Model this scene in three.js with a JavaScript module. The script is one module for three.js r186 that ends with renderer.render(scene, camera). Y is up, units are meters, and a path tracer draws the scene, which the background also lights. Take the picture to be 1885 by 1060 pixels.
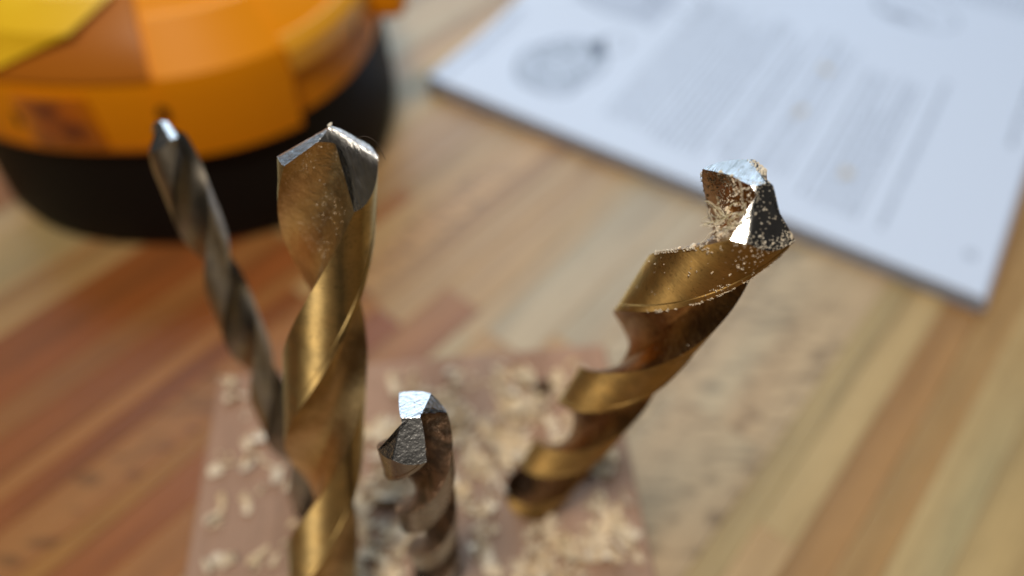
import * as THREE from 'three';
import { RoundedBoxGeometry } from 'three/addons/geometries/RoundedBoxGeometry.js';
import { mergeGeometries, toCreasedNormals } from 'three/addons/utils/BufferGeometryUtils.js';
import { RectAreaLightUniformsLib } from 'three/addons/lights/RectAreaLightUniformsLib.js';
import { Brush, Evaluator, SUBTRACTION } from 'three-bvh-csg';

// ---------------------------------------------------------------- camera, light, exposure
// everything below is written in millimetres and brought to metres by MM
const MM = 0.001;
const scene = new THREE.Scene();
const camera = new THREE.PerspectiveCamera(41.47, 1024 / 576, 0.005, 20);
camera.position.set(0, 183 * MM, 0);
camera.lookAt(0, (183 - 766.04) * MM, -642.79 * MM);          // pitched down 50 degrees
camera.focus = 0.0792;
camera.userData.fStop = 8.8;
scene.add(camera);
RectAreaLightUniformsLib.init();
const renderer = new THREE.WebGLRenderer({ antialias: true });
renderer.toneMapping = THREE.LinearToneMapping;
renderer.toneMappingExposure = 1;
renderer.shadowMap.enabled = true;
scene.background = new THREE.Color(0.018, 0.016, 0.014);        // the dim room round the bench
// daylight through a tall glazed door beyond the bench
const win = new THREE.RectAreaLight(new THREE.Color(0.70, 0.86, 1.0), 2.9, 1.5, 1.4);
win.position.set(-0.12, 0.92, -1.25); win.lookAt(-0.02, 0.05, -0.12); scene.add(win);
// warm lamp high over the bench, on the viewer's side
const lamp = new THREE.SpotLight(new THREE.Color(1.0, 0.87, 0.69), 3.3, 0, 0.6, 0.4, 2);
lamp.position.set(-0.12, 1.15, 0.22); lamp.target.position.set(0, 0.05, -0.1); lamp.castShadow = true; lamp.shadow.radius = 7;
scene.add(lamp, lamp.target);

// ---------------------------------------------------------------- helpers
function rng(seed) { let a = seed >>> 0; return () => { a = (a + 0x6D2B79F5) | 0; let t = Math.imul(a ^ (a >>> 15), 1 | a); t = (t + Math.imul(t ^ (t >>> 7), 61 | t)) ^ t; return ((t ^ (t >>> 14)) >>> 0) / 4294967296; }; }
function hash(ix, iy, s) { let h = Math.imul(ix, 374761393) ^ Math.imul(iy, 668265263) ^ Math.imul(s, 1274126177); h = Math.imul(h ^ (h >>> 13), 1274126177); return ((h ^ (h >>> 16)) >>> 0) / 4294967296; }
function vnoise(x, y, s, px = 0, py = 0) {                      // value noise, periodic when px, py are given
  const xi = Math.floor(x), yi = Math.floor(y), fx = x - xi, fy = y - yi, sx = fx * fx * (3 - 2 * fx), sy = fy * fy * (3 - 2 * fy);
  const w = (i, p) => p ? ((i % p) + p) % p : i;
  const h = (i, j) => hash(w(i, px), w(j, py), s);
  return (h(xi, yi) * (1 - sx) + h(xi + 1, yi) * sx) * (1 - sy) + (h(xi, yi + 1) * (1 - sx) + h(xi + 1, yi + 1) * sx) * sy;
}
const clamp = (x, a = 0, b = 1) => Math.min(b, Math.max(a, x));
const sstep = (a, b, x) => { const t = clamp((x - a) / (b - a)); return t * t * (3 - 2 * t); };
const taken = {};
function numbered(n) { const k = taken[n] = (taken[n] || 0) + 1; return k === 1 ? n : `${n}_${String(k - 1).padStart(3, '0')}`; }
function tag(o, label, category, group, kind) { if (label) o.userData.label = label; if (category) o.userData.category = category; if (group) o.userData.group = group; if (kind) o.userData.kind = kind; return o; }
function group(name, pos = [0, 0, 0]) { const g = new THREE.Group(); g.name = numbered(name); g.position.set(pos[0] * MM, pos[1] * MM, pos[2] * MM); scene.add(g); return g; }
function put(name, geo, mat, parent = scene, inMM = true) {
  if (inMM) geo.scale(MM, MM, MM);
  const m = new THREE.Mesh(geo, mat); m.name = parent === scene ? numbered(name) : name; m.castShadow = m.receiveShadow = true; parent.add(m); return m;
}
function texture(w, h, fn, srgb = false, repeat = true) {
  const d = new Uint8Array(w * h * 4);
  for (let y = 0; y < h; y++) for (let x = 0; x < w; x++) { const c = fn(x / w, y / h, x, y), i = (y * w + x) * 4; for (let k = 0; k < 3; k++) d[i + k] = clamp(c[k]) * 255; d[i + 3] = 255; }
  const t = new THREE.DataTexture(d, w, h); t.magFilter = THREE.LinearFilter; t.minFilter = THREE.LinearMipmapLinearFilter; t.generateMipmaps = true;
  if (repeat) t.wrapS = t.wrapT = THREE.RepeatWrapping; if (srgb) t.colorSpace = THREE.SRGBColorSpace; t.needsUpdate = true; return t;
}
const grey = v => [v, v, v];
function sized(t, u, v) { const c = t.clone(); c.repeat.set(1 / u, 1 / v); c.needsUpdate = true; return c; }

// ---------------------------------------------------------------- wood
// grain runs along u; values are a tint multiplied by the material's own colour
function woodTexture(seed, opt) {
  return texture(1024, 512, (u, v) => {
    const warp = 0.05 * (vnoise(u * 4, v * 3, seed, 4, 3) - 0.5);
    const vv = v + warp;
    const wide = vnoise(u * 2, vv * 6, seed + 1, 2, 6), mid = vnoise(u * 6, vv * 24, seed + 2, 6, 24), fine = vnoise(u * 24, vv * 160, seed + 3, 24, 160), hair = vnoise(u * 60, vv * 400, seed + 4, 60, 400);
    let t = 0.80 + opt.wide * (wide - 0.5) + opt.mid * (mid - 0.5) + 0.14 * (fine - 0.5) + 0.10 * (hair - 0.5);
    const pore = vnoise(u * 50, vv * 260, seed + 5, 50, 260); if (pore > 0.80) t -= 0.22 * (pore - 0.8) / 0.2;
    if (opt.fleck) { const du = u * 260, dv = v * 70, f = vnoise((du * 0.62 + dv * 0.78) / 5.5, (dv * 0.62 - du * 0.78) / 1.5, seed + 6), m = sstep(0.35, 0.65, vnoise(u * 5, v * 3, seed + 7, 5, 3)); t -= opt.fleck * m * sstep(0.55, 0.8, f); }
    const warm = opt.warm * (vnoise(u * 3, vv * 8, seed + 8, 3, 8) - 0.5);
    return [t + 0.02 + warm * 0.2, t - warm * 0.25, t - 0.03 - warm * 0.6];
  });
}
const grainA = woodTexture(11, { wide: 0.24, mid: 0.20, warm: 0.3 });
const grainB = woodTexture(37, { wide: 0.18, mid: 0.26, warm: 0.25 });
const grainC = woodTexture(71, { wide: 0.16, mid: 0.14, warm: 0.25, fleck: 0.34 });
const woodBump = texture(512, 512, (u, v) => grey(0.5 + 0.35 * (vnoise(u * 20, v * 180, 5, 20, 180) - 0.5) + 0.25 * (vnoise(u * 60, v * 300, 6, 60, 300) - 0.5)));
function woodMaterial(grain, rgb, gloss = true) {
  const m = new THREE.MeshPhysicalMaterial({ map: sized(grain, 260, 70), color: new THREE.Color().setRGB(...rgb), roughness: gloss ? 0.42 : 0.7, bumpMap: sized(woodBump, 120, 50), bumpScale: 0.00012 });
  if (gloss) { m.clearcoat = 0.14; m.clearcoatRoughness = 0.3; }
  return m;
}
// a board along local +x with slightly eased top edges; uv in millimetres
function board(l, h, w, c, u0, v0) {
  const P = [[-w / 2, 0], [w / 2, 0], [w / 2, h - c], [w / 2 - c, h], [-w / 2 + c, h], [-w / 2, h - c]];
  const pos = [], uv = [];
  const tri = (a, b, d, e) => { for (const q of [a, b, d, a, d, e]) { pos.push(q[0], q[1], q[2]); uv.push(u0 + q[0], v0 + q[2] + q[1]); } };
  for (let i = 0; i < 6; i++) { const a = P[i], b = P[(i + 1) % 6]; tri([0, a[1], a[0]], [l, a[1], a[0]], [l, b[1], b[0]], [0, b[1], b[0]]); }
  for (const x of [0, l]) for (let i = 1; i < 5; i++) { const q = [P[0], P[i], P[i + 1]].map(p => [x, p[1], p[0]]); if (x) q.reverse(); for (const s of q) { pos.push(...s); uv.push(u0 + s[2], v0 + s[1]); } }
  const g = new THREE.BufferGeometry(); g.setAttribute('position', new THREE.Float32BufferAttribute(pos, 3)); g.setAttribute('uv', new THREE.Float32BufferAttribute(uv, 2));
  for (let i = 0; i < pos.length; i += 9) { /* orient outwards */
    const a = new THREE.Vector3(pos[i], pos[i + 1], pos[i + 2]), b = new THREE.Vector3(pos[i + 3], pos[i + 4], pos[i + 5]), d = new THREE.Vector3(pos[i + 6], pos[i + 7], pos[i + 8]);
    const n = b.clone().sub(a).cross(d.clone().sub(a)), m = a.clone().add(b).add(d).divideScalar(3).sub(new THREE.Vector3(l / 2, h / 2, 0));
    if (n.dot(m) < 0) { const p = g.attributes.position.array, t = g.attributes.uv.array, k = i / 3; for (let q = 0; q < 3; q++) [p[i + 3 + q], p[i + 6 + q]] = [p[i + 6 + q], p[i + 3 + q]]; for (let q = 0; q < 2; q++) [t[(k + 1) * 2 + q], t[(k + 2) * 2 + q]] = [t[(k + 2) * 2 + q], t[(k + 1) * 2 + q]]; }
  }
  g.computeVertexNormals(); return g;
}

// ---------------------------------------------------------------- the bench top: glued staves
const benchAngle = 49.7 * Math.PI / 180;
const bench = tag(group('table_top'), null, null, null, 'structure');
bench.rotation.y = benchAngle;                                   // staves along local x, local z across them
const tone = {  // own stave tones; the reds used at left also hold the shade there
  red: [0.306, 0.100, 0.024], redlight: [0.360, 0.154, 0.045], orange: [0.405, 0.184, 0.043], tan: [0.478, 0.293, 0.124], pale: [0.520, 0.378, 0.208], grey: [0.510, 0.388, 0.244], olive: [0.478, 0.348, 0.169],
  yellow: [0.489, 0.329, 0.124], brown: [0.406, 0.237, 0.099], greenish: [0.520, 0.393, 0.202],
};
const woodCache = {};
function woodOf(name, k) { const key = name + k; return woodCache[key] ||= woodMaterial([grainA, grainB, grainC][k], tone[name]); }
// across: where each stave ends; pieces along it: [length fraction limits along x, tone, grain]
const staves = [  // left staves darker and redder: dimness of that side put into their colour
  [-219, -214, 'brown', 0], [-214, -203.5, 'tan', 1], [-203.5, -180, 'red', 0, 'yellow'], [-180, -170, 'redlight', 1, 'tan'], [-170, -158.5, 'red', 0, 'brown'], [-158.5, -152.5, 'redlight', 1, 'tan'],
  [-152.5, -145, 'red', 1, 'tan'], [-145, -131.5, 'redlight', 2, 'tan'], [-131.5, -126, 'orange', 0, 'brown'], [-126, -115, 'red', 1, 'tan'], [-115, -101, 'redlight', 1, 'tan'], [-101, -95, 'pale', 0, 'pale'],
  [-95, -78, 'tan', 1, 'grey'], [-78, -64, 'tan', 0, 'grey'], [-64, -42, 'grey', 2, 'grey'], [-42, -10, 'grey', 2, 'grey'], [-10, -3, 'yellow', 1, 'olive'], [-3, 6.8, 'pale', 0, 'greenish'], [6.8, 17, 'brown', 0], [17, 26, 'tan', 1], [26, 38, 'greenish', 0], [38, 55, 'olive', 1],
];
{
  const r = rng(5), names = ['tan', 'redlight', 'yellow', 'brown', 'pale', 'olive', 'orange'];
  let s = -219; while (s > -560) { const w = 10 + 22 * r(); staves.push([s - w, s, names[(r() * 7) | 0], (r() * 2) | 0, names[(r() * 7) | 0]]); s -= w; }
  s = 55; while (s < 260) { const w = 12 + 22 * r(); staves.push([s, s + w, names[(r() * 7) | 0], (r() * 2) | 0, names[(r() * 7) | 0]]); s += w; }
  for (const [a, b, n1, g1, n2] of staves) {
    const cut = b < -100 ? 70 + 60 * r() : 60 + 75 * r(), cuts = n2 ? [-260, cut, 620] : [-260, 620];  // left staves are jointed early, ending their shade-darkened tone
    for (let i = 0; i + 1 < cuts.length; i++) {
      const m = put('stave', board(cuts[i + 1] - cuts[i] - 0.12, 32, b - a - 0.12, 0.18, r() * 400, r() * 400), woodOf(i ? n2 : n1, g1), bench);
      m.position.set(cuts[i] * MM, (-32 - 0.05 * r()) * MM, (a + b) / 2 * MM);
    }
  }
}

// ---------------------------------------------------------------- twist drill bits
function catmull(P, n) {
  const out = [];
  for (let i = 0; i + 1 < P.length; i++) {
    const p = k => P[clamp(k, 0, P.length - 1)];
    for (let s = 0; s < n; s++) { const t = s / n, q = []; for (let c = 0; c < 2; c++) { const [a, b, d, e] = [p(i - 1)[c], p(i)[c], p(i + 1)[c], p(i + 2)[c]]; q.push(0.5 * (2 * b + (d - a) * t + (2 * a - 5 * b + 4 * d - e) * t * t + (3 * b - a - 3 * d + e) * t * t * t)); } out.push(q); }
  }
  return out;
}
// half a cross-section from one cutting edge round to the next, radius 1: cutting face, web, heel wall, relieved land, margin
function profile(web, narrow = 0, hook = 0) {
  const w = web / 0.2, turnBack = r => narrow * sstep(0.25, 0.9, r), flute = catmull([[0.98, 0.2], [0.84, 0.165 - 0.5 * hook], [0.64, 0.15 * w - hook], [0.44, 0.16 * w - 0.9 * hook], [0.22, 0.19 * w - 0.4 * hook], [0.03, 0.24 * w], [-0.10, 0.33 * w], [-0.21, 0.47], [-0.30, 0.62], [-0.385, 0.76], [-0.462, 0.868]], 11);
  const half = flute.map(([x, y], i) => { const r = Math.hypot(x, y), a = Math.atan2(y, x); return [r, i > 50 ? a - turnBack(r) : a]; });
  const a0 = Math.atan2(0.868, -0.462) - narrow, a1 = Math.PI + Math.atan2(0.2, 0.98), mar = 0.17;
  for (let i = 0; i <= 46; i++) half.push([0.983, a0 + (a1 - mar - a0) * i / 46]);
  half.push([0.9999, a1 - mar + 0.02]);
  for (let i = 1; i < 10; i++) half.push([1, a1 - mar + 0.02 + (mar - 0.02) * i / 10]);
  const all = [...half, ...half.map(([r, a]) => [r, a + Math.PI])]; all.fluteCount = flute.length; return all;
}
// the ground point: two flanks (each turned half a turn from the other), each flattened by a steeper heel grind
function pointShape(R, o) {
  const one = (x, z) => {
    const cone = -o.cone * x + o.relief * z;
    const ax = Math.cos(o.heelDir), az = Math.sin(o.heelDir), heel = o.heelAt - o.heelSlope * (x * ax + z * az);
    const d = cone - heel, k = o.round; const h = clamp(0.5 - 0.5 * d / k);      // smooth minimum
    return heel + (cone - heel) * h - k * h * (1 - h);
  };
  return (x, z) => R * Math.min(one(x / R, z / R), one(-x / R, -z / R));
}
function drillGeometry(R, bottom, o) {
  const prof = profile(o.web, o.narrow, o.hook), n = prof.length, k = 2 * Math.PI / (o.lead * R), cap = pointShape(R, o), top0 = cap(0, 0);
  const arc = [0]; for (let j = 1; j <= n; j++) { const a = prof[j - 1], b = prof[j % n]; arc.push(arc[j - 1] + Math.hypot(a[0] * Math.cos(a[1]) - b[0] * Math.cos(b[1]), a[0] * Math.sin(a[1]) - b[0] * Math.sin(b[1])) * R); }
  const wobble = (u, y) => o.rough ? 1 + o.rough * (vnoise(u * 1.3, y * 1.1, 91) + 0.6 * vnoise(u * 3.1, y * 2.7, 92) - 0.8) : 1;
  const at = (r, a, y) => [r * Math.cos(a + o.turn), y - top0, -r * Math.sin(a + o.turn)];
  const capY = prof.map(([r, a]) => { let y = 0; for (let i = 0; i < 60; i++) y = 0.5 * y + 0.5 * cap(r * R * Math.cos(a + k * y), r * R * Math.sin(a + k * y)); return y; });
  const rows = o.rows, V = (j, i) => {
    const jj = j % n, [r, a] = prof[jj], s = i / rows, y = capY[jj] + (bottom - capY[jj]) * s, rr = r * R * (r < 0.95 ? wobble(arc[jj], y) : 1);
    return [at(rr, a + k * y, y), [arc[j] + k * y * R, y]];
  };
  const sweep = (j0, j1) => {
    const pos = [], uv = [];
    for (let j = j0; j < j1; j++) for (let i = 0; i < rows; i++) {
      const q = [V(j, i), V(j, i + 1), V(j + 1, i + 1), V(j + 1, i)];
      for (const t of [0, 1, 2, 0, 2, 3]) { pos.push(...q[t][0]); uv.push(...q[t][1]); }
    }
    const g = new THREE.BufferGeometry(); g.setAttribute('position', new THREE.Float32BufferAttribute(pos, 3)); g.setAttribute('uv', new THREE.Float32BufferAttribute(uv, 2));
    return toCreasedNormals(g, 0.45);
  };
  const fl = prof.fluteCount, hf = n / 2, flutes = [sweep(0, fl), sweep(hf, hf + fl)], lands = [sweep(fl, hf), sweep(hf + fl, n)];
  // the ground point itself
  const cp = [], cn = [], cu = [], idx = [], rings = 40, put3 = (x, z, y) => { const c = Math.cos(o.turn), s = Math.sin(o.turn); cp.push(x * c - z * s, y - top0, -(x * s + z * c)); };
  for (let t = 0; t <= rings; t++) for (let j = 0; j < n; j++) {
    const [r, a] = prof[j], f = t / rings, ang = a + k * capY[j], x = f * r * R * Math.cos(ang), z = f * r * R * Math.sin(ang), e = R * 0.004;
    put3(x, z, cap(x, z));
    const nx = -(cap(x + e, z) - cap(x - e, z)) / (2 * e), nz = -(cap(x, z + e) - cap(x, z - e)) / (2 * e), L = Math.hypot(nx, 1, nz), c = Math.cos(o.turn), s = Math.sin(o.turn);
    cn.push((nx * c - nz * s) / L, 1 / L, -(nx * s + nz * c) / L); cu.push(x, z);
    if (t < rings) { const q = t * n + j, p = t * n + (j + 1) % n; idx.push(q, q + n, p + n, q, p + n, p); }
  }
  const tip = new THREE.BufferGeometry(); tip.setAttribute('position', new THREE.Float32BufferAttribute(cp, 3)); tip.setAttribute('normal', new THREE.Float32BufferAttribute(cn, 3)); tip.setAttribute('uv', new THREE.Float32BufferAttribute(cu, 2)); tip.setIndex(idx);
  const edge = (a, half, y) => { const r = R * (a > 1 ? 0.985 : 1), [x, , z] = at(r, a + half * Math.PI + k * y, y); return new THREE.Vector3(x, y - top0, z); };
  return { flutes, lands, tip, edge, top0 };
}
const brushed = texture(256, 1024, (u, v) => grey(0.5 + 0.5 * (vnoise(u * 5, v * 300, 3, 5, 300) - 0.5) + 0.35 * (vnoise(u * 9, v * 640, 4, 9, 640) - 0.5)));
const smudge = texture(512, 512, (u, v) => { const a = vnoise(u * 6, v * 6, 21, 6, 6), b = vnoise(u * 22, v * 22, 22, 22, 22), c = vnoise(u * 90, v * 90, 23, 90, 90); return grey(0.78 + 0.16 * a + 0.14 * (b - 0.5) + 0.12 * (c - 0.5)); });
const specks = texture(512, 512, (u, v) => { const a = vnoise(u * 9, v * 9, 41, 9, 9), b = vnoise(u * 70, v * 70, 42, 70, 70), c = vnoise(u * 30, v * 120, 43, 30, 120); const t = 0.86 + 0.22 * (a - 0.5) + 0.12 * (c - 0.5) - 0.25 * sstep(0.78, 0.95, b); return [t, t * (0.985 - 0.03 * a), t * (0.95 - 0.1 * a)]; });
const scratch = texture(512, 512, (u, v) => grey(0.5 + 0.6 * (vnoise(u * 260, v * 6, 31, 260, 6) - 0.5) + 0.3 * (vnoise(u * 60, v * 4, 32, 60, 4) - 0.5)));
function metal(rgb, rough, aniso, extra = {}) {
  return new THREE.MeshPhysicalMaterial({ color: new THREE.Color().setRGB(...rgb), metalness: 1, roughness: rough, map: sized(specks, 16, 16), roughnessMap: sized(smudge, 24, 24), bumpMap: sized(brushed, 30, 36), bumpScale: 0.00001, anisotropy: aniso, anisotropyRotation: Math.PI / 2, ...extra });
}
const stained = (seed, lo, hi, k) => texture(512, 512, (u, v) => { const a = vnoise(u * 7, v * 7, seed, 7, 7), b = vnoise(u * 40, v * 40, seed + 1, 40, 40), c = vnoise(u * 130, v * 130, seed + 2, 130, 130), t = sstep(0.25, 0.8, 0.55 * a + 0.3 * b + 0.15 * c); const s = sstep(0.86, 0.97, c) * k; return [0, 1, 2].map(i => lo[i] + (hi[i] - lo[i]) * t + s * (1 - lo[i])); });
const pitted = texture(512, 512, (u, v) => grey(0.5 + 0.5 * (vnoise(u * 30, v * 30, 81, 30, 30) - 0.5) + 0.45 * (vnoise(u * 75, v * 75, 82, 75, 75) - 0.5) + 0.2 * (vnoise(u * 160, v * 160, 83, 160, 160) - 0.5)));
const gold = metal([0.78, 0.60, 0.29], 0.60, 0.93, { bumpScale: 0.00003 }), goldDark = metal([0.58, 0.39, 0.15], 0.52, 0.95, { bumpScale: 0.00003 });
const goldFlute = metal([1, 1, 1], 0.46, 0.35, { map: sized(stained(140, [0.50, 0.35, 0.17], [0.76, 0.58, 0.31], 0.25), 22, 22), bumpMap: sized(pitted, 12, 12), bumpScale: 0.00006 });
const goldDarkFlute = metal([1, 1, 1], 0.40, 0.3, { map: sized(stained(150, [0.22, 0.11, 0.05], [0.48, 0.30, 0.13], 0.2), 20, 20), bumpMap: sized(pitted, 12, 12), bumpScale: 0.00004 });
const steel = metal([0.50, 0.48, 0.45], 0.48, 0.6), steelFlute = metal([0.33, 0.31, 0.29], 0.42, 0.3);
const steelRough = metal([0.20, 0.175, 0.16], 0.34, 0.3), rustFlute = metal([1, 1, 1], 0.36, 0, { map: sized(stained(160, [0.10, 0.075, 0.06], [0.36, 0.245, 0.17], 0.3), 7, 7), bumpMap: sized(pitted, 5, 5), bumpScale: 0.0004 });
const ground = metal([0.82, 0.84, 0.87], 0.27, 0.0, { map: null, bumpMap: sized(scratch, 9, 9), bumpScale: 0.00002 });
const groundMid = metal([0.80, 0.81, 0.84], 0.30, 0, { map: null, bumpMap: sized(scratch, 7, 7), bumpScale: 0.00028 });
const groundWorn = metal([0.74, 0.76, 0.80], 0.3, 0, { map: null, bumpMap: sized(pitted, 11, 11), bumpScale: 0.000035 });

const holes = [];
function drillBit(label, base, tip, R, landMat, fluteMat, o) {
  const B = new THREE.Vector3(...base), A = new THREE.Vector3(...tip).sub(B), len = A.length(); A.normalize();
  const e1 = new THREE.Vector3(1, 0, 0).addScaledVector(A, -A.x).normalize(), e3 = new THREE.Vector3().crossVectors(e1, A);
  const foot = B.clone().addScaledVector(A, -24);
  const g = tag(group('drill_bit', foot.toArray()), label, 'drill bit');
  g.quaternion.setFromRotationMatrix(new THREE.Matrix4().makeBasis(e1, A, e3));
  const L = len + 24, { flutes, lands, tip: cap, edge, top0 } = drillGeometry(R, -L, o);
  for (const q of [...flutes, ...lands, cap]) q.translate(0, L, 0);
  const out = { g, body: mergeGeometries([...flutes, ...lands]), cap: cap.clone(), L, R, edge: (a, h, y) => edge(a, h, y).add(new THREE.Vector3(0, L, 0)) };
  for (const q of lands) put('land', q, landMat, g);
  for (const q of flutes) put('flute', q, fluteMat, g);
  put('ground_point', cap, o.point || ground, g);
  holes.push({ B, A, R });
  return out;
}
const D2R = Math.PI / 180;
const pointStd = { cone: 0.60, relief: 0.28, heelDir: -75 * D2R, heelAt: -0.02, heelSlope: 1.0, round: 0.05, web: 0.2, lead: 10.8, rows: 150 };
const midBit = drillBit('tall gold drill bit with clean silver point, standing between the two grey bits', [-34.4, 38, -41.7], [-20.2, 130.1, -67.6], 5.66, gold, goldFlute, { ...pointStd, lead: 13.8, turn: 231 * D2R, relief: 0.3, heelAt: 0.10, heelDir: -100 * D2R, heelSlope: 1.55, round: 0.25, point: groundMid });
const rightBit = drillBit('gold drill bit leaning to the right with wood dust caked on its point', [4.7, 38, -67.6], [24.1, 133.5, -54.6], 5.75, goldDark, goldDarkFlute, { ...pointStd, turn: 146 * D2R, narrow: 0.10, hook: 0.11, web: 0.17, lead: 10.2, cone: 0.52, relief: 0.27, heelAt: 0.08, heelDir: -108 * D2R, heelSlope: 0.66, round: 0.06 });
const smallBit = drillBit('short dark grey drill bit with stained rough flute, nearest the front of the block', [-14.1, 38, -52.0], [-10.9, 111.2, -42.0], 4.4, steelRough, rustFlute, { ...pointStd, turn: 122 * D2R, rough: 0.12, point: groundWorn, cone: 0.54, relief: 0.3, heelAt: 0.25, heelDir: -103 * D2R, heelSlope: 1.15, round: 0.03 });
const leftBit = drillBit('thin dull grey drill bit leaning left, its point before the orange tool', [-40.2, 38, -65.3], [-52.0, 113.0, -90.9], 3.5, steel, steelFlute, { ...pointStd, lead: 13, turn: 150 * D2R });

// ---------------------------------------------------------------- the wooden block that holds the bits
{
  const e1 = new THREE.Vector3(0.9945, 0, -0.1025), e2 = new THREE.Vector3(0.1025, 0, 0.9945), c = new THREE.Vector3(-66.9, 0, -95.9).addScaledVector(e1, 44.6).addScaledVector(e2, 72);
  const frame = new THREE.Matrix4().makeBasis(e1, new THREE.Vector3(0, 1, 0), e2).setPosition(c.x, 19, c.z);
  const boxG = new RoundedBoxGeometry(89.2, 38, 144, 3, 1.3);
  const p = boxG.attributes.position, uvs = []; for (let i = 0; i < p.count; i++) uvs.push(p.getZ(i) + p.getY(i) * 0.3, p.getX(i) + p.getY(i)); boxG.setAttribute('uv', new THREE.Float32BufferAttribute(uvs, 2));
  boxG.applyMatrix4(frame);
  const ev = new Evaluator(); ev.attributes = ['position', 'normal', 'uv']; ev.useGroups = false;
  let solid = new Brush(boxG); solid.updateMatrixWorld();
  const up = new THREE.Vector3(0, 1, 0);
  const bores = holes.map(h => [h.B.clone(), h.A, h.R + 0.35]);
  for (const [x, z, r] of [[7, -92.3, 2.4], [-26, -66, 1.6], [-3, -78, 1.5]]) bores.push([new THREE.Vector3(x, 38, z), up, r]);
  for (const [B, A, r] of bores) {
    const cg = new THREE.CylinderGeometry(r, r, 60, 32); const b = new Brush(cg);
    b.quaternion.setFromUnitVectors(up, A); b.position.copy(B).addScaledVector(A, 5); b.updateMatrixWorld();
    solid = ev.evaluate(solid, b, SUBTRACTION); solid.updateMatrixWorld();
  }
  const m = woodMaterial(grainA, [0.385, 0.24, 0.17], false); m.map = sized(grainA, 200, 90);
  tag(put('wooden_block', solid.geometry, m), 'reddish brown wooden block strewn with shavings, drilled to hold the four drill bits', 'wooden block');
}

// ---------------------------------------------------------------- shavings strewn on the block
{
  const r = rng(77), parts = [];
  const curl = (w, l, bend, twist) => {                          // a small curled ribbon of wood
    const n = 7, pos = [], idx = [], th = 0.12;
    for (let i = 0; i <= n; i++) { const t = i / n - 0.5, a = t * bend, rad = l / Math.max(bend, 0.05), x = rad * Math.sin(a), y = rad * (1 - Math.cos(a)); for (const [s, k] of [[-1, 0], [1, 0], [1, 1], [-1, 1]]) pos.push(x + s * twist * t * w, y + k * th, s * w / 2 * (1 - 0.5 * Math.abs(t))); }
    for (let i = 0; i < n; i++) for (let k = 0; k < 4; k++) { const a = i * 4 + k, b = i * 4 + (k + 1) % 4; idx.push(a, a + 4, b + 4, a, b + 4, b); }
    const g = new THREE.BufferGeometry(); g.setAttribute('position', new THREE.Float32BufferAttribute(pos, 3)); g.setIndex(idx); const f = g.toNonIndexed(); f.computeVertexNormals(); return f;
  };
  const clear = (x, z) => [[-34.4, -41.7, 7], [4.7, -67.6, 7], [-14.1, -52, 6], [-40.2, -65.3, 5], [7, -92.3, 3]].every(([a, b, d]) => Math.hypot(x - a, z - b) > d);
  for (let i = 0; i < 5600; i++) {
    const a = r(), b = r(); const lx = 3 + 84 * a, lz = 2 + 100 * b;
    const x = -66.9 + 0.9945 * lx + 0.1025 * lz, z = -95.9 - 0.1025 * lx + 0.9945 * lz;
    const den = 0.09 + 0.8 * sstep(24, 44, lx) * sstep(3, 22, lz) * (1 - 0.6 * sstep(76, 87, lx)), cl = vnoise(x * 0.16, z * 0.16, 8);
    if (r() > den * sstep(0.25, 0.62, cl) * 1.5 || !clear(x, z)) continue;
    const g = curl(0.5 + 3.2 * Math.pow(r(), 3), 0.9 + 5.4 * Math.pow(r(), 2.0), 0.4 + 3.2 * r(), r() - 0.5);
    g.rotateX((r() - 0.5) * 1.2); g.rotateZ((r() - 0.5) * 0.8); g.rotateY(r() * 6.28); g.translate(x, 38.1 + r() * (cl > 0.55 ? 1.6 : 0.5), z);
    const t = 0.85 + 0.3 * r(), w = r(), c = new Float32Array(g.attributes.position.count * 3); for (let k = 0; k < c.length; k += 3) { c[k] = 0.66 * t; c[k + 1] = (0.52 + 0.05 * w) * t; c[k + 2] = (0.34 + 0.12 * w) * t; }
    g.setAttribute('color', new THREE.BufferAttribute(c, 3)); parts.push(g);
  }
  const m = new THREE.MeshStandardMaterial({ vertexColors: true, roughness: 0.85, side: THREE.DoubleSide });
  tag(put('wood_shavings', mergeGeometries(parts), m), 'pale curled wood shavings scattered over the drilled wooden block', 'shavings', null, 'stuff');
}

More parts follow.
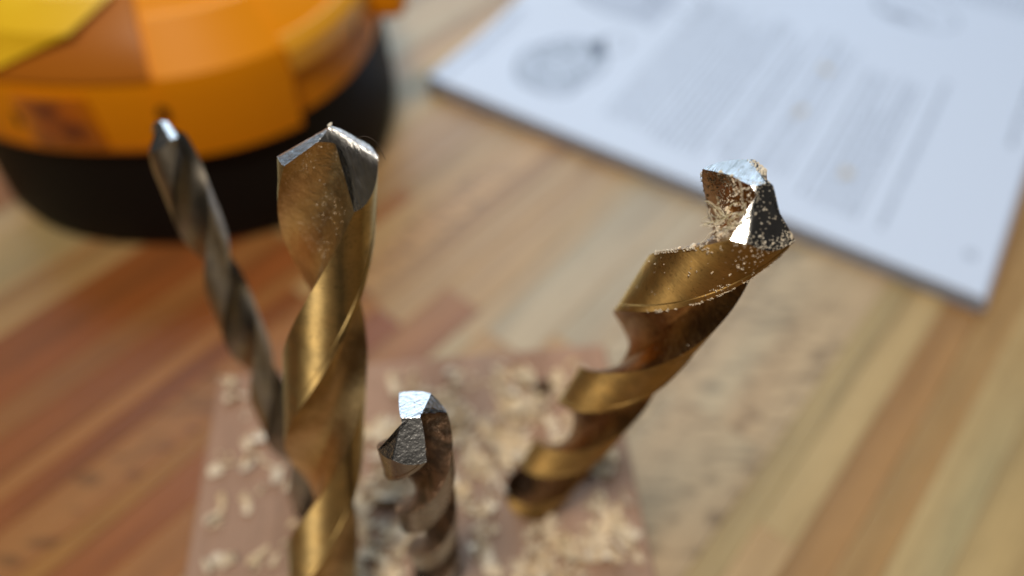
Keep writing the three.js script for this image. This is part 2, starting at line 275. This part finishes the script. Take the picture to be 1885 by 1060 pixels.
// ---------------------------------------------------------------- the open booklet
{
  const BL = new THREE.Vector3(-33.3, 0, -257.6), W = 209, H = 279;
  const g = tag(group('booklet', [BL.x, 0, BL.z]), 'open white printed booklet with columns of small text and a line drawing', 'booklet');
  g.rotation.y = -32.8 * D2R;                                    // local +x along the lower edge, local -z up the page
  const cv = document.createElement('canvas'); cv.width = 1024; cv.height = 1366; const c = cv.getContext('2d'), S = 1024 / 209;
  c.fillStyle = '#f4f6fb'; c.fillRect(0, 0, 1024, 1366);
  const r = rng(9), ink = a => `rgba(38,48,66,${a})`, X = a => a * S, Y = b => 1366 - b * S;
  const line = (a, b0, b1, h, al) => {                           // one line of small print: word-long runs of strokes, along b
    for (let b = b0; b < b1;) { const w = 2 + 6 * r(), e = Math.min(b + w, b1); for (let q = b; q < e; q += 0.9) { c.fillStyle = ink(al * (0.6 + 0.4 * r())); c.fillRect(X(a - h / 2 + 0.25 * h * r()), Y(q + 0.62), h * S * (0.55 + 0.3 * r()), 0.5 * S); } b = e + 1.3; }
  };
  const para = (a0, a1, b0, b1, pitch, h, al) => { for (let a = a0; a < a1; a += pitch) line(a, b0, b1 - (r() < 0.2 ? 30 * r() : 5 * r()), h, al); };
  line(5.2, 5, 62, 2.2, 0.85); line(8.4, 20, 58, 1.6, 0.6);
  para(70, 88, 17, 116, 2.9, 1.7, 0.62); para(91, 111, 14, 118, 2.9, 1.7, 0.68); line(115, 20, 108, 2.6, 0.7); para(119, 123, 12, 118, 2.9, 1.7, 0.6);
  line(129, 12, 116, 2.4, 0.8); para(133, 139, 20, 112, 2.9, 1.6, 0.5); line(146.5, 15, 100, 2.2, 0.7); para(151, 168, 13, 102, 2.9, 1.7, 0.66); line(174, 13, 108, 2.6, 0.6); line(202, 80, 140, 2.2, 0.9);
  c.strokeStyle = ink(0.42); c.lineWidth = 4;
  const ell = (a, b, ra, rb, rot) => { c.beginPath(); c.ellipse(X(a), Y(b), ra * S, rb * S, rot, 0, 6.283); c.stroke(); };
  ell(40, 36, 15, 20, 0.4); ell(41, 38, 10, 13, 0.2); ell(38, 30, 17, 12, 0.7); ell(52, 60, 5, 7, 0); ell(33, 44, 5, 9, 0.4); ell(43, 24, 9, 6, 0.1);
  c.fillStyle = ink(0.12); c.beginPath(); c.ellipse(X(40), Y(36), 15 * S, 21 * S, 0.4, 0, 6.283); c.fill();
  c.fillStyle = ink(0.5); c.beginPath(); c.moveTo(X(42), Y(53)); c.lineTo(X(50), Y(46)); c.lineTo(X(52), Y(52)); c.lineTo(X(46), Y(62)); c.fill();
  ell(145, 152, 12, 8, 0.3); ell(150, 156, 18, 12, 0.2); c.fillStyle = ink(0.5); c.fillRect(X(140), Y(150), 11 * S, 3 * S); ell(35, 92, 18, 14, 0.4); ell(60, 104, 14, 9, 0.4); c.fillStyle = ink(0.13); c.fillRect(X(20), Y(112), 40 * S, 34 * S);
  ell(201.4, 16.5, 1.2, 1.6, 0);
  para(20, 110, 150, 255, 3.1, 1.7, 0.6); para(118, 196, 175, 262, 3.1, 1.7, 0.6);
  const print = new THREE.CanvasTexture(cv); print.colorSpace = THREE.SRGBColorSpace;
  const shadedPaper = new THREE.MeshStandardMaterial({ color: new THREE.Color().setRGB(0.34, 0.39, 0.52), roughness: 0.75 }), printed = new THREE.MeshStandardMaterial({ map: print, color: new THREE.Color().setRGB(0.66, 0.745, 0.90), roughness: 0.6 });  // lower pages darker than the top one: edge shade painted into their colour
  const N = 12;
  for (let k = 0; k < N; k++) {
    const th = 0.34, nx = 24, nz = 24, pos = [], uv = [], idx = [];
    const ins = (N - 1 - k) * -0.12, w = W - ins + (r() - 0.5) * 0.8, jx = (r() - 0.5) * 0.7, jz = (r() - 0.5) * 0.6 - ins * 0.3;
    const lift = (a, b) => k * 0.46 + (k / (N - 1)) * (9 * sstep(20, 150, b) * (1 - sstep(0, 110, a)) + 0.7 * sstep(60, 0, a) * sstep(60, 0, b));
    for (const s of [1, 0]) for (let i = 0; i <= nz; i++) for (let j = 0; j <= nx; j++) { const a = j / nx * w, b = i / nz * H; pos.push(a + jx, 0.05 + lift(a, b) + s * th, -b + jz); uv.push(a / W, b / H); }
    const M = (nx + 1) * (nz + 1), id = (s, i, j) => s * M + i * (nx + 1) + j;
    for (let i = 0; i < nz; i++) for (let j = 0; j < nx; j++) { idx.push(id(0, i, j), id(0, i, j + 1), id(0, i + 1, j + 1), id(0, i, j), id(0, i + 1, j + 1), id(0, i + 1, j)); idx.push(id(1, i, j), id(1, i + 1, j + 1), id(1, i, j + 1), id(1, i, j), id(1, i + 1, j), id(1, i + 1, j + 1)); }
    for (let j = 0; j < nx; j++) { idx.push(id(1, 0, j), id(1, 0, j + 1), id(0, 0, j + 1), id(1, 0, j), id(0, 0, j + 1), id(0, 0, j)); idx.push(id(0, nz, j), id(0, nz, j + 1), id(1, nz, j + 1), id(0, nz, j), id(1, nz, j + 1), id(1, nz, j)); }
    for (let i = 0; i < nz; i++) { idx.push(id(0, i, 0), id(0, i + 1, 0), id(1, i + 1, 0), id(0, i, 0), id(1, i + 1, 0), id(1, i, 0)); idx.push(id(1, i, nx), id(1, i + 1, nx), id(0, i + 1, nx), id(1, i, nx), id(0, i + 1, nx), id(0, i, nx)); }
    let p = new THREE.BufferGeometry(); p.setAttribute('position', new THREE.Float32BufferAttribute(pos, 3)); p.setAttribute('uv', new THREE.Float32BufferAttribute(uv, 2)); p.setIndex(idx); p = toCreasedNormals(p.toNonIndexed(), 0.6);
    put('page', p, k === N - 1 ? printed : shadedPaper, g);
  }
}

// ---------------------------------------------------------------- the black and orange tool behind
{
  const cx = -115.5, cz = -240.5;
  const g = tag(group('tool_housing', [cx, 0, cz]), 'round power tool housing with a black base and a scuffed orange upper shell', 'power tool');
  const plan = (a) => 1 / Math.pow(Math.pow(Math.abs(Math.cos(a)), 2.35) + Math.pow(Math.abs(Math.sin(a)), 2.35), 1 / 2.35);
  const shell = (P, a0 = 0, a1 = 2 * Math.PI, n = 120, inner = 0) => {       // turned on a rounded-square plan; [radius, height] from bottom to top
    const pos = [], idx = [], closed = a1 - a0 > 6.28; const Q = inner ? [...P, ...[...P].reverse().map(([r, y]) => [r - inner, y]), P[0]] : P;
    for (let i = 0; i <= n; i++) { const a = a0 + (a1 - a0) * i / n, k = plan(a); for (const [r, y] of Q) pos.push(r * k * Math.cos(a), y, r * k * Math.sin(a)); }
    for (let i = 0; i < n; i++) for (let j = 0; j + 1 < Q.length; j++) { const a = i * Q.length + j, b = a + Q.length; idx.push(a, a + 1, b + 1, a, b + 1, b); }
    if (inner) for (const [i, s] of [[0, 1], [n, -1]]) for (let j = 0; j + 1 < P.length; j++) { const o = i * Q.length, m = o + 2 * P.length - 1; const t = [o + j, m - j, m - j - 1, o + j, m - j - 1, o + j + 1]; if (s < 0) t.reverse(); idx.push(...t); }
    const f = new THREE.BufferGeometry(); f.setAttribute('position', new THREE.Float32BufferAttribute(pos, 3)); f.setIndex(idx); return toCreasedNormals(f.toNonIndexed(), 0.5);
  };
  const black = new THREE.MeshPhysicalMaterial({ color: new THREE.Color().setRGB(0.006, 0.005, 0.005), roughness: 0.6, specularIntensity: 0.35 });
  const orange = new THREE.MeshPhysicalMaterial({ color: new THREE.Color().setRGB(0.80, 0.285, 0.004), roughness: 0.45, specularIntensity: 0.3 });
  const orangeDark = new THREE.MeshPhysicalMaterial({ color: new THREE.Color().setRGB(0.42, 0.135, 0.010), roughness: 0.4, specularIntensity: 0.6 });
  const yellow = new THREE.MeshPhysicalMaterial({ color: new THREE.Color().setRGB(0.80, 0.50, 0.015), roughness: 0.4 });
  const amber = new THREE.MeshPhysicalMaterial({ color: new THREE.Color().setRGB(0.78, 0.36, 0.02), roughness: 0.42 });
  put('base', shell([[0, 0.4], [65.5, 0.4], [69, 1.6], [70.2, 5], [69.8, 14], [68.6, 30], [67.5, 38], [67.5, 46], [0, 46]]), black, g);
  put('upper_shell', shell([[0, 39], [67, 39], [68.8, 40], [69, 58], [67.5, 63], [58, 72], [50, 77], [0, 78]]), orange, g);
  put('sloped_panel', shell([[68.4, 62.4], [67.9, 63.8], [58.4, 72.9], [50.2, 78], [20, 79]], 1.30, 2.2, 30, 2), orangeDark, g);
  put('grip_rib', shell([[69.2, 54], [70.4, 55.5], [69.8, 61], [67, 64.5]], 0.1, 0.78, 20, 2), amber, g);
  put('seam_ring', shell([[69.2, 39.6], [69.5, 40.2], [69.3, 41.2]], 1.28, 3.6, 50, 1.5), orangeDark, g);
  put('front_tab', shell([[69.3, 37.0], [71, 37.8], [71.5, 58], [70, 63.8], [58, 74.5]], 0.80, 1.27, 24, 3), orange, g);
  const yp = shell([[69.3, 61.5], [69.3, 64], [60, 73.2], [51, 78.6], [30, 80], [0, 80]], 1.98, 3.6, 40, 4);
  { const p = yp.attributes.position; for (let i = 0; i < p.count; i++) { const t = -0.49 * clamp((p.getY(i) - 63) / 12.5, -0.2, 1.2), x = p.getX(i), z = p.getZ(i); p.setX(i, x * Math.cos(t) - z * Math.sin(t)); p.setZ(i, x * Math.sin(t) + z * Math.cos(t)); } }
  put('yellow_panel', toCreasedNormals(yp, 0.5), yellow, g);
  const stain = texture(128, 128, (u, v) => { const a = vnoise(u * 5, v * 5, 61), b = vnoise(u * 12, v * 12, 62), t = sstep(0.3, 0.75, 0.7 * a + 0.3 * b); const e = sstep(0, 0.3, Math.min(u, 1 - u, v * 1.5, (1 - v) * 1.5) + 0.25 * (b - 0.5)), m = [0.55 + 0.28 * t, 0.27 + 0.18 * t, 0.13 - 0.04 * t], k = [0.893, 0.543, 0.045]; return m.map((q, i) => k[i] + (q - k[i]) * e); }, true, false);
  const sticker = shell([[69.35, 41.5], [69.6, 42], [69.75, 59]], 1.57, 1.87, 14, 0.5);
  { const p = sticker.attributes.position, q = []; for (let i = 0; i < p.count; i++) q.push((Math.atan2(p.getZ(i), p.getX(i)) - 1.57) / 0.30, (p.getY(i) - 41.5) / 18); sticker.setAttribute('uv', new THREE.Float32BufferAttribute(q, 2)); }
  put('sticker', sticker, new THREE.MeshPhysicalMaterial({ map: stain, roughness: 0.22 }), g);
  const hole = (name, w, h, az, y, r, turn) => { const q = new RoundedBoxGeometry(w, h, 1.2, 3, Math.min(w, h) * 0.48 < 0.59 ? 0.3 : 0.59); if (turn) q.rotateZ(turn); q.rotateY(Math.PI / 2 - az); q.translate(r * Math.cos(az), y, r * Math.sin(az)); put(name, q, black, g); };
  { const q = new THREE.CylinderGeometry(3.6, 3.6, 0.8, 28); q.rotateX(Math.PI / 2); q.rotateY(Math.PI / 2 - 1.945); q.translate(70.2 * Math.cos(1.945), 50, 70.2 * Math.sin(1.945)); put('screw_hole', q, black, g); }
  { const q = new THREE.CylinderGeometry(1.6, 1.6, 0.8, 20); q.rotateX(Math.PI / 2); q.rotateY(Math.PI / 2 - 1.3); q.translate(70.7 * Math.cos(1.3), 53, 70.7 * Math.sin(1.3)); put('screw_hole', q, black, g); }
  hole('vent_slot', 4.5, 10, 0.37, 51.5, 70.2, -0.5);
  { const q = new RoundedBoxGeometry(15, 13, 17, 4, 4); q.translate(73, 53, 2); put('side_lug', q, orange, g); }
}

// ---------------------------------------------------------------- dust, fibres and chips
function chip(r, w, l, t) {                                       // one crumb of wood, irregular
  const g = new THREE.IcosahedronGeometry(1, 0), p = g.attributes.position, seed = (r() * 1e6) | 0;
  for (let i = 0; i < p.count; i++) { const x = p.getX(i), y = p.getY(i), z = p.getZ(i), k = 0.62 + 0.7 * hash(Math.round(x * 50), Math.round(y * 50) * 7 + Math.round(z * 50), seed); p.setXYZ(i, x * k * l / 2, y * k * t / 2, z * k * w / 2); }
  g.deleteAttribute('uv'); g.computeVertexNormals(); return g;
}
function fibre(points, rad) { const g = new THREE.TubeGeometry(new THREE.CatmullRomCurve3(points), Math.max(8, points.length * 5), rad, 5); g.deleteAttribute('uv'); return g.toNonIndexed(); }
function surface(geo, count, r, keep) {                           // points on a mesh, evenly by area, where keep(p, n) says so
  const g = geo.index ? geo.toNonIndexed() : geo, p = g.attributes.position, n = p.count / 3, cum = new Float64Array(n), a = new THREE.Vector3(), b = new THREE.Vector3(), c = new THREE.Vector3(), out = []; let sum = 0;
  for (let i = 0; i < n; i++) { a.fromBufferAttribute(p, 3 * i); b.fromBufferAttribute(p, 3 * i + 1); c.fromBufferAttribute(p, 3 * i + 2); sum += a.y < keep.above ? 0 : b.sub(a).cross(c.sub(a)).length(); cum[i] = sum; }
  for (let k = 0; k < count; k++) {
    const t = r() * sum; let lo = 0, hi = n - 1; while (lo < hi) { const m = (lo + hi) >> 1; if (cum[m] < t) lo = m + 1; else hi = m; }
    a.fromBufferAttribute(p, 3 * lo); b.fromBufferAttribute(p, 3 * lo + 1); c.fromBufferAttribute(p, 3 * lo + 2);
    let u = r(), v = r(); if (u + v > 1) { u = 1 - u; v = 1 - v; }
    const q = a.clone().addScaledVector(b.clone().sub(a), u).addScaledVector(c.clone().sub(a), v), nn = b.sub(a).cross(c.sub(a)).normalize();
    if (r() < keep(q, nn)) out.push([q, nn]);
  }
  return out;
}
const dustMat = new THREE.MeshStandardMaterial({ vertexColors: true, roughness: 0.9 });
function crumbs(r, list, size, parts, mat4) {
  const Y = new THREE.Vector3(0, 1, 0);
  for (const [q, n] of list) {
    const s = size * (0.45 + 1.1 * r() * r() * r() + 0.3 * r()), g = chip(r, s * (0.5 + 0.4 * r()), s * (0.7 + 0.9 * r()), s * (0.35 + 0.5 * r()));
    g.rotateY(r() * 6.28); g.rotateX((r() - 0.5) * 0.9); g.applyQuaternion(new THREE.Quaternion().setFromUnitVectors(Y, n)); g.translate(q.x + n.x * s * 0.12, q.y + n.y * s * 0.12, q.z + n.z * s * 0.12);
    const t = 0.8 + 0.25 * r(), w = r(), c = new Float32Array(g.attributes.position.count * 3); for (let k = 0; k < c.length; k += 3) { c[k] = 0.80 * t; c[k + 1] = (0.69 + 0.05 * w) * t; c[k + 2] = (0.54 + 0.1 * w) * t; }
    g.setAttribute('color', new THREE.BufferAttribute(c, 3)); if (mat4) g.applyMatrix4(mat4); parts.push(g);
  }
}
function bitMatrix(bit) { bit.g.updateMatrix(); return new THREE.Matrix4().makeScale(1000, 1000, 1000).multiply(bit.g.matrix).multiply(new THREE.Matrix4()).multiply(new THREE.Matrix4().makeScale(MM, MM, MM)); }
const tinted = (g, rgb) => { const c = new Float32Array(g.attributes.position.count * 3); for (let k = 0; k < c.length; k += 3) { c[k] = rgb[0]; c[k + 1] = rgb[1]; c[k + 2] = rgb[2]; } g.setAttribute('color', new THREE.BufferAttribute(c, 3)); return g; };
{
  const r = rng(404), parts = [], M = bitMatrix(rightBit), { R, L } = rightBit;
  // on the ground point: thick near its rim, thin elsewhere
  let keep = p => { const d = Math.hypot(p.x, p.z) / R; if (p.z < -0.4 && p.x < 0.6) return 0.02; if (p.z < 0) return 0.8; return 0.10 + 0.75 * sstep(0.72, 0.97, d) * (0.35 + 0.65 * vnoise(p.x * 0.9, p.z * 0.9, 7)); }; keep.above = 0;
  crumbs(r, surface(rightBit.cap, 1900, r, keep), 0.19, parts, M);
  // in the flute behind the point, and a drift of crumbs down the land below it
  keep = p => { const d = Math.hypot(p.x, p.z) / R, y = p.y - L; const inner = d < 0.93 ? sstep(-8.5, -3.5, y) : 1.2 * sstep(-13, -8, y) * sstep(0.40, 0.66, vnoise(p.x * 0.5 + 3, y * 0.5, 17)) * sstep(2.5, -1.5, p.x); return inner * (0.25 + 0.75 * sstep(0.3, 0.6, vnoise(p.x * 0.8, y * 0.8, 27))); }; keep.above = L - 15;
  crumbs(r, surface(rightBit.body, 9000, r, keep), 0.26, parts, M);
  keep = () => 0.045; keep.above = L - 30;
  crumbs(r, surface(rightBit.body, 2600, r, keep), 0.2, parts, M);
  // a few larger flakes
  keep = p => (Math.hypot(p.x, p.z) / R < 0.93 ? 0.9 : 0.1); keep.above = L - 9;
  crumbs(r, surface(rightBit.body, 160, r, keep), 0.75, parts, M);
  // packed along the sharp edges
  for (const [a, half, y0, y1, n] of [[0.2, 0, -4, -17, 150], [0.2, 1, -4, -20, 230], [1.97, 0, -7, -14, 170], [1.97, 1, -5, -14, 170]]) {
    const list = []; for (let i = 0; i < n; i++) { const y = y0 + (y1 - y0) * Math.pow(r(), 1.2); if (vnoise(y * 2.2, a * 9 + half, 19) < 0.3) continue; const q = rightBit.edge(a + (r() - 0.5) * 0.07, half, y); list.push([q, new THREE.Vector3(q.x, 0, q.z).normalize()]); }
    crumbs(r, list, 0.25, parts, M);
  }
  tag(put('wood_dust', mergeGeometries(parts), dustMat), 'pale wood dust caked on the point and flutes of the right gold drill bit', 'wood dust', null, 'stuff');
}

{ // fine grit left in the broad flute of the tall gold bit
  const r = rng(505), parts = [], M = bitMatrix(midBit), { R, L } = midBit;
  const keep = p => Math.hypot(p.x, p.z) / R < 0.8 && p.z > 0 ? sstep(0.3, 0.7, vnoise(p.x * 0.5, p.y * 0.35, 33)) : 0.004; keep.above = L - 16;
  crumbs(r, surface(midBit.body, 1500, r, keep), 0.14, parts, M);
  { const q = chip(r, 0.35, 0.8, 0.4); q.rotateZ(0.9); q.translate(0.1, L + 0.25, 0); parts.push(tinted(q, [0.85, 0.82, 0.76]).applyMatrix4(M)); }
  tag(put('grit', mergeGeometries(parts), dustMat), 'fine pale grit sprinkled in the broad flute of the tall gold bit', 'grit', null, 'stuff');
}
{ // loose fibres pulled up by the right bit
  const r = rng(88), parts = [], at0 = new THREE.Vector3(20.6, 130.6, -52.3);
  for (let i = 0; i < 34; i++) {
    const p = at0.clone().add(new THREE.Vector3((r() - 0.5) * 1.1, (r() - 0.5) * 1.4, (r() - 0.5) * 0.9)), d = new THREE.Vector3(r() - 0.5, r() - 0.5, r() - 0.5), pts = [p.clone()];
    for (let k = 0; k < 6; k++) { d.add(new THREE.Vector3(r() - 0.5, r() - 0.5, r() - 0.5).multiplyScalar(1.1)).normalize(); p.addScaledVector(d, 0.32 + 0.25 * r()); pts.push(p.clone()); }
    const w = r(); parts.push(tinted(fibre(pts, 0.025 + 0.06 * r() * r()), [0.62 + 0.12 * w, 0.54 + 0.12 * w, 0.32 + 0.2 * w]));
  }
  for (const pts of [[[20, 129.4, -52.2], [19.3, 129.0, -52], [18.9, 128.2, -51.8], [18.6, 127.8, -51.9]], [[21.2, 134.5, -54], [21.6, 133.6, -53.2], [21.8, 132.6, -52.8], [22.3, 131.8, -52.6]], [[21.4, 130.6, -52.2], [22, 130.3, -51.6], [22.8, 130.4, -51.3], [23.2, 130.0, -51.2]]])
    parts.push(tinted(fibre(pts.map(q => new THREE.Vector3(q[0], q[1] + 0.5, q[2] + 0.2)), 0.06), [0.74, 0.66, 0.52]));
  tag(put('fibre_tuft', mergeGeometries(parts), dustMat), 'curly tuft of pale wood fibres caught in the flute of the dusty right bit', 'wood fibres');
}
{ // chips lying on the booklet
  const r = rng(15), e = -32.8 * D2R, where = [[131.6, 90.7, 'farthest from the right gold bit'], [131.4, 59.1, 'in the middle of the three'], [156.9, 33.6, 'nearest the lower right corner of the page']];
  for (const [a, b, w] of where) {
    const g = mergeGeometries([0, 1, 2].map(k => { const q = chip(r, 3 - 0.6 * k, 3.6 - 0.7 * k, 1.1); q.translate((r() - 0.5) * 3 * k, 0.3, (r() - 0.5) * 3 * k); return q; }));
    const m = tag(put('wood_chip', tinted(g, [0.60, 0.50, 0.33]), dustMat), `small beige wood chip on the printed page, ${w}`, 'wood chip', 'wood chips on the booklet');
    m.position.set((-33.3 + a * Math.cos(e) - b * Math.sin(-e)  * -1) * MM, 5.45 * MM, (-257.6 + a * Math.sin(-e) - b * Math.cos(e)) * MM);
  }
}
{ // a hair on the point of the tall gold bit
  const pts = [[-18.1, 128.6, -66.5], [-17.1, 129.5, -66.3], [-16, 130, -66.1], [-15, 129.5, -65.9], [-14.5, 128.4, -65.7], [-14.1, 127.1, -65.6]].map(q => new THREE.Vector3(...q));
  tag(put('lint_hair', fibre(pts, 0.028), new THREE.MeshStandardMaterial({ color: 0x4a4038, roughness: 0.7 })), 'fine dark hair stuck to the right shoulder of the tall gold bit', 'hair');
}

renderer.render(scene, camera);
